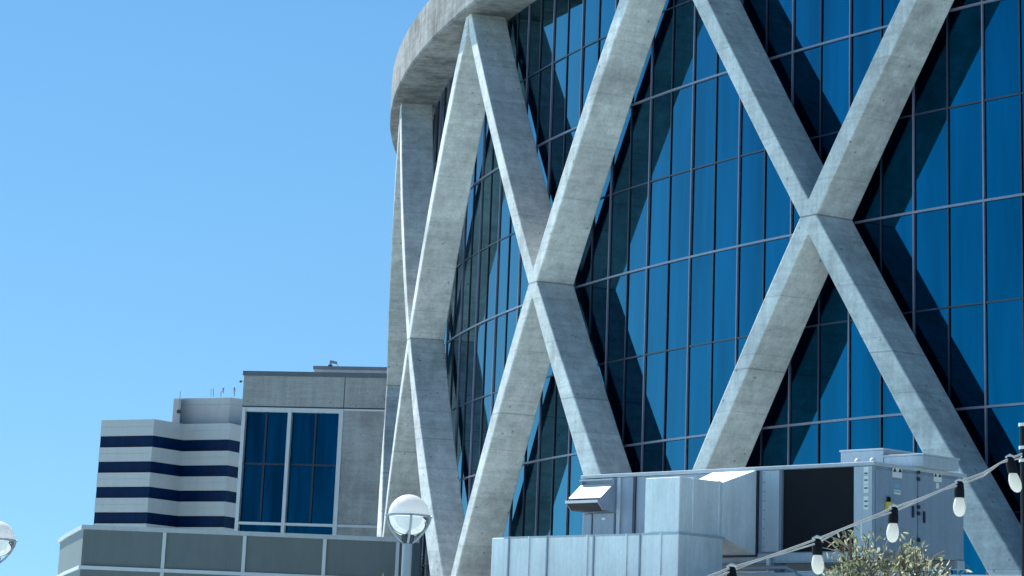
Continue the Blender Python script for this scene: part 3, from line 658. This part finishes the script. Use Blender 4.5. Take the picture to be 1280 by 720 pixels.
# ------------------------------------------------------------------ festoon lights
GRP = 'bulbs on the string of festoon lights'
def cz(x):   # depth along the string
    return 9.6 + (x - 913) / 370 * 1.6
cpx = [(800, 738), (860, 731), (895, 717), (914, 709.5), (950, 699.5), (985, 687), (1021, 674), (1050, 662.5), (1085, 648.5), (1117, 634.5), (1150, 623.5), (1180, 611.5), (1199, 602.5), (1230, 591), (1250, 579), (1262, 573), (1275, 568.5), (1281, 566)]
cpts = [at(x, y, cz(x)) for x, y in cpx]
b = MB(); b.tube(cpts, .0038, 8); 
b2 = [q + Vector((.003, .004, .008 * math.sin(i * 1.9) - .006)) for i, q in enumerate(cpts)]; b.tube(b2, .003, 8)
tag(b.build('string_light_cable', M['cable'], None, loc=cpts[0], smooth=True), 'pale twisted cable of the string lights sloping down from the dark post', 'cable')
labels = ['lowest bulb of the string, left of the dark coil opening, mostly below the picture edge',
          'white bulb of the string hanging in front of the dark coil opening by the twigs',
          'white bulb of the string hanging beside the yellow switch above the shrub',
          'white festoon bulb hanging against the leaning concrete arm, right of the ventilation cabinet',
          'white bulb of the string closest to the dark post at the right edge, tilted']
for i, (x, y, tilt) in enumerate(((914, 710, .1), (1021, 675, .05), (1117, 635.5, -.04), (1199, 603.5, 0), (1262, 573, .22))):
    c = at(x, y, cz(x)); t = thing('festoon_bulb', c, labels[i], 'light bulb', GRP)
    sx_ = lambda pr: pr
    def lat(name, prof, mat, par, sm=True):
        mb = MB().lathe(prof, c, 20)
        for k, q in enumerate(mb.v):
            d = q - c; mb.v[k] = c + Vector((d.x - d.z * -tilt * -1, d.y, d.z))
        return mb.build(name, mat, par, smooth=sm)
    k = cz(x) / F   # metres per photo pixel at this depth
    lat('socket', [(.001, 1.5 * k), (4.2 * k, 1.5 * k), (5.6 * k, -1 * k), (5.8 * k, -6 * k), (6.4 * k, -9 * k), (6.4 * k, -17 * k), (5.6 * k, -18 * k), (.001, -18 * k)], M['black'], t, False)
    bo = lat('bulb', [(4.6 * k, -17.5 * k), (6.2 * k, -21 * k), (7.6 * k, -27 * k), (7.7 * k, -31 * k), (6.6 * k, -36 * k), (4.2 * k, -39.4 * k), (1.6 * k, -40.6 * k), (.0004, -40.8 * k)], M['bulb'], t)
    b = MB(); b.tube([c + Vector((-.016, -.004, .002)), c + Vector((0, -.006, .012)), c + Vector((.016, -.004, .006))], .006, 6); b.build('clip', M['white'], t)
# post carrying the string
pq = at(1282.5, 560, cz(1281)); zt_ = at(1282, 530, cz(1281)).z
pst = thing('string_light_post', (pq.x, pq.y, 0), 'dark thin post at the right edge holding up the string lights', 'post')
b = MB(); b.tube([(pq.x, pq.y, 0), (pq.x, pq.y, zt_)], .024, 14); b.build('post', M['black'], pst)
b = MB()
for dz in (.01, .10, .15): b.lathe([(.001, .0), (.029, .0), (.029, .012), (.001, .012)], (pq.x, pq.y, zt_ - dz), 14)
b.build('band', M['white'], pst)
q2_ = cpts[0]; ps2 = thing('string_light_post', (q2_.x, q2_.y, 0), 'short dark stake holding the low end of the string lights', 'post')
b = MB(); b.tube([(q2_.x, q2_.y, 0), (q2_.x, q2_.y, q2_.z + .01)], .024, 12); b.build('post', M['black'], ps2)

# ------------------------------------------------------------------ shrubs
def leaf(mb, p, d, ln, wd):
    d = d.normalized(); s = d.cross(Vector((random.uniform(-1, 1), random.uniform(-1, 1), random.uniform(-.3, 1)))).normalized(); nrm_ = d.cross(s)
    mb.add([p, p + d * ln * .35 + s * wd, p + d * ln * .75 + s * wd * .7 - nrm_ * ln * .05, p + d * ln - nrm_ * ln * .12, p + d * ln * .75 - s * wd * .7 - nrm_ * ln * .05, p + d * ln * .35 - s * wd, p + d * ln * .5 + nrm_ * ln * .06],
           [(0, 1, 6), (1, 2, 6), (2, 3, 6), (3, 4, 6), (4, 5, 6), (5, 0, 6)])
def shrub(name, base, tips, lmat, label, ll, n_leaf, spread):
    t = thing(name, base, label, 'shrub'); fo = MB(); tw_ = MB(); base = Vector(base)
    for tip in tips:
        tip = Vector(tip); mid = base.lerp(tip, .55) + Vector((random.uniform(-.05, .05), random.uniform(-.05, .05), .05))
        tw_.tube([base + Vector((random.uniform(-.04, .04), random.uniform(-.04, .04), 0)), base.lerp(mid, .5) + Vector((random.uniform(-.03, .03), 0, .02)), mid, tip], [.012, .009, .006, .002], 6)
        ax_ = (tip - mid).normalized()
        for i in range(n_leaf):
            f = random.random() ** .6
            p_ = mid.lerp(tip, .15 + .85 * f) + Vector((random.gauss(0, 1), random.gauss(0, 1), random.gauss(0, .7))) * spread
            d = ax_ * .7 + Vector((random.gauss(0, 1), random.gauss(0, 1), random.gauss(.25, .8)))
            leaf(fo, p_, d, ll * random.uniform(.6, 1.25), ll * random.uniform(.14, .22))
            if i % 6 == 0: tw_.tube([mid.lerp(tip, .1 + .85 * f), p_], [.003, .0012], 4)
    tw_.build('stem', M['twig'], t); fo.build('foliage', lmat, t)
    return t
YB = 12.2
tips = []
for (x, y) in ((1052, 672), (1062, 668), (1085, 671), (1078, 682), (1092, 690), (1070, 692), (1060, 704), (1090, 702), (1130, 684), (1140, 678), (1152, 684), (1146, 694), (1128, 698), (1160, 702), (1110, 708), (1172, 712), (1185, 714), (1048, 714), (1100, 716), (1140, 712), (1065, 716), (1080, 712), (1120, 716), (1155, 716), (1040, 706), (1036, 718), (1165, 708)):
    tips.append(at(x, y, YB + random.uniform(-.15, .15)))
bb = at(1112, 715, YB)
shrub('shrub', (bb.x, bb.y, 0), tips, M['leaf'], 'pale olive leafed shrub with dry twigs below the string lights', .030, 190, .036)
bare = MB()
for (x0, y0, x1, y1, x2, y2) in ((1062, 700, 1040, 680, 1024, 671), (1065, 690, 1050, 675, 1034, 669), (1100, 712, 1108, 680, 1113, 668), (1120, 705, 1124, 686, 1130, 678), (1150, 712, 1170, 694, 1181, 688), (1058, 694, 1045, 688, 1026, 684)):
    bare.tube([at(x0, y0, YB), at(x1, y1, YB - .03), at(x2, y2, YB - .05)], [.004, .003, .0014], 6)
sh = bpy.data.objects['shrub']; bare.build('dry_twig', metal('pale_dry_twig', (.34, .28, .26), .8), sh)
bb = at(474, 735, 29.5)
shrub('shrub', (bb.x, bb.y, 0), [at(x, y, 29.5 + random.uniform(-.2, .2)) for x, y in ((452, 728), (462, 725), (471, 729), (480, 726), (490, 725), (468, 734))], M['leaf2'], 'green shrub top just showing beside the globe lamp post at the bottom edge', .06, 40, .05)
# floodlight on the glass line
fq = cyl(PH - DPHI * 1.36, RAD - DEP + .02, 0); d_ = ray(641, 77)
# placed where the sight line meets the inner face line of the braces
a_ = d_.x ** 2 + d_.y ** 2; b_ = -2 * (d_.x * CX + d_.y * CY); c_ = CX * CX + CY * CY - (RG + .1) ** 2; t_ = (-b_ - math.sqrt(b_ * b_ - 4 * a_ * c_)) / (2 * a_)
fp = CAMP + d_ * t_
fl_ = thing('floodlight', fp, 'tiny pale floodlight fixed high on the glass beside the leaning brace', 'lamp')
b = MB().box(fp + Vector((-.06, -.12, -.05)), (.12, 0, 0), (0, .1, .02), (0, 0, .12)); b.build('housing', M['white'], fl_, bevel=.01)
b = MB().tube([fp + Vector((0, -.02, .0)), fp + Vector((0, .1, .02))], .02, 8); b.build('bracket', M['unit'], fl_)
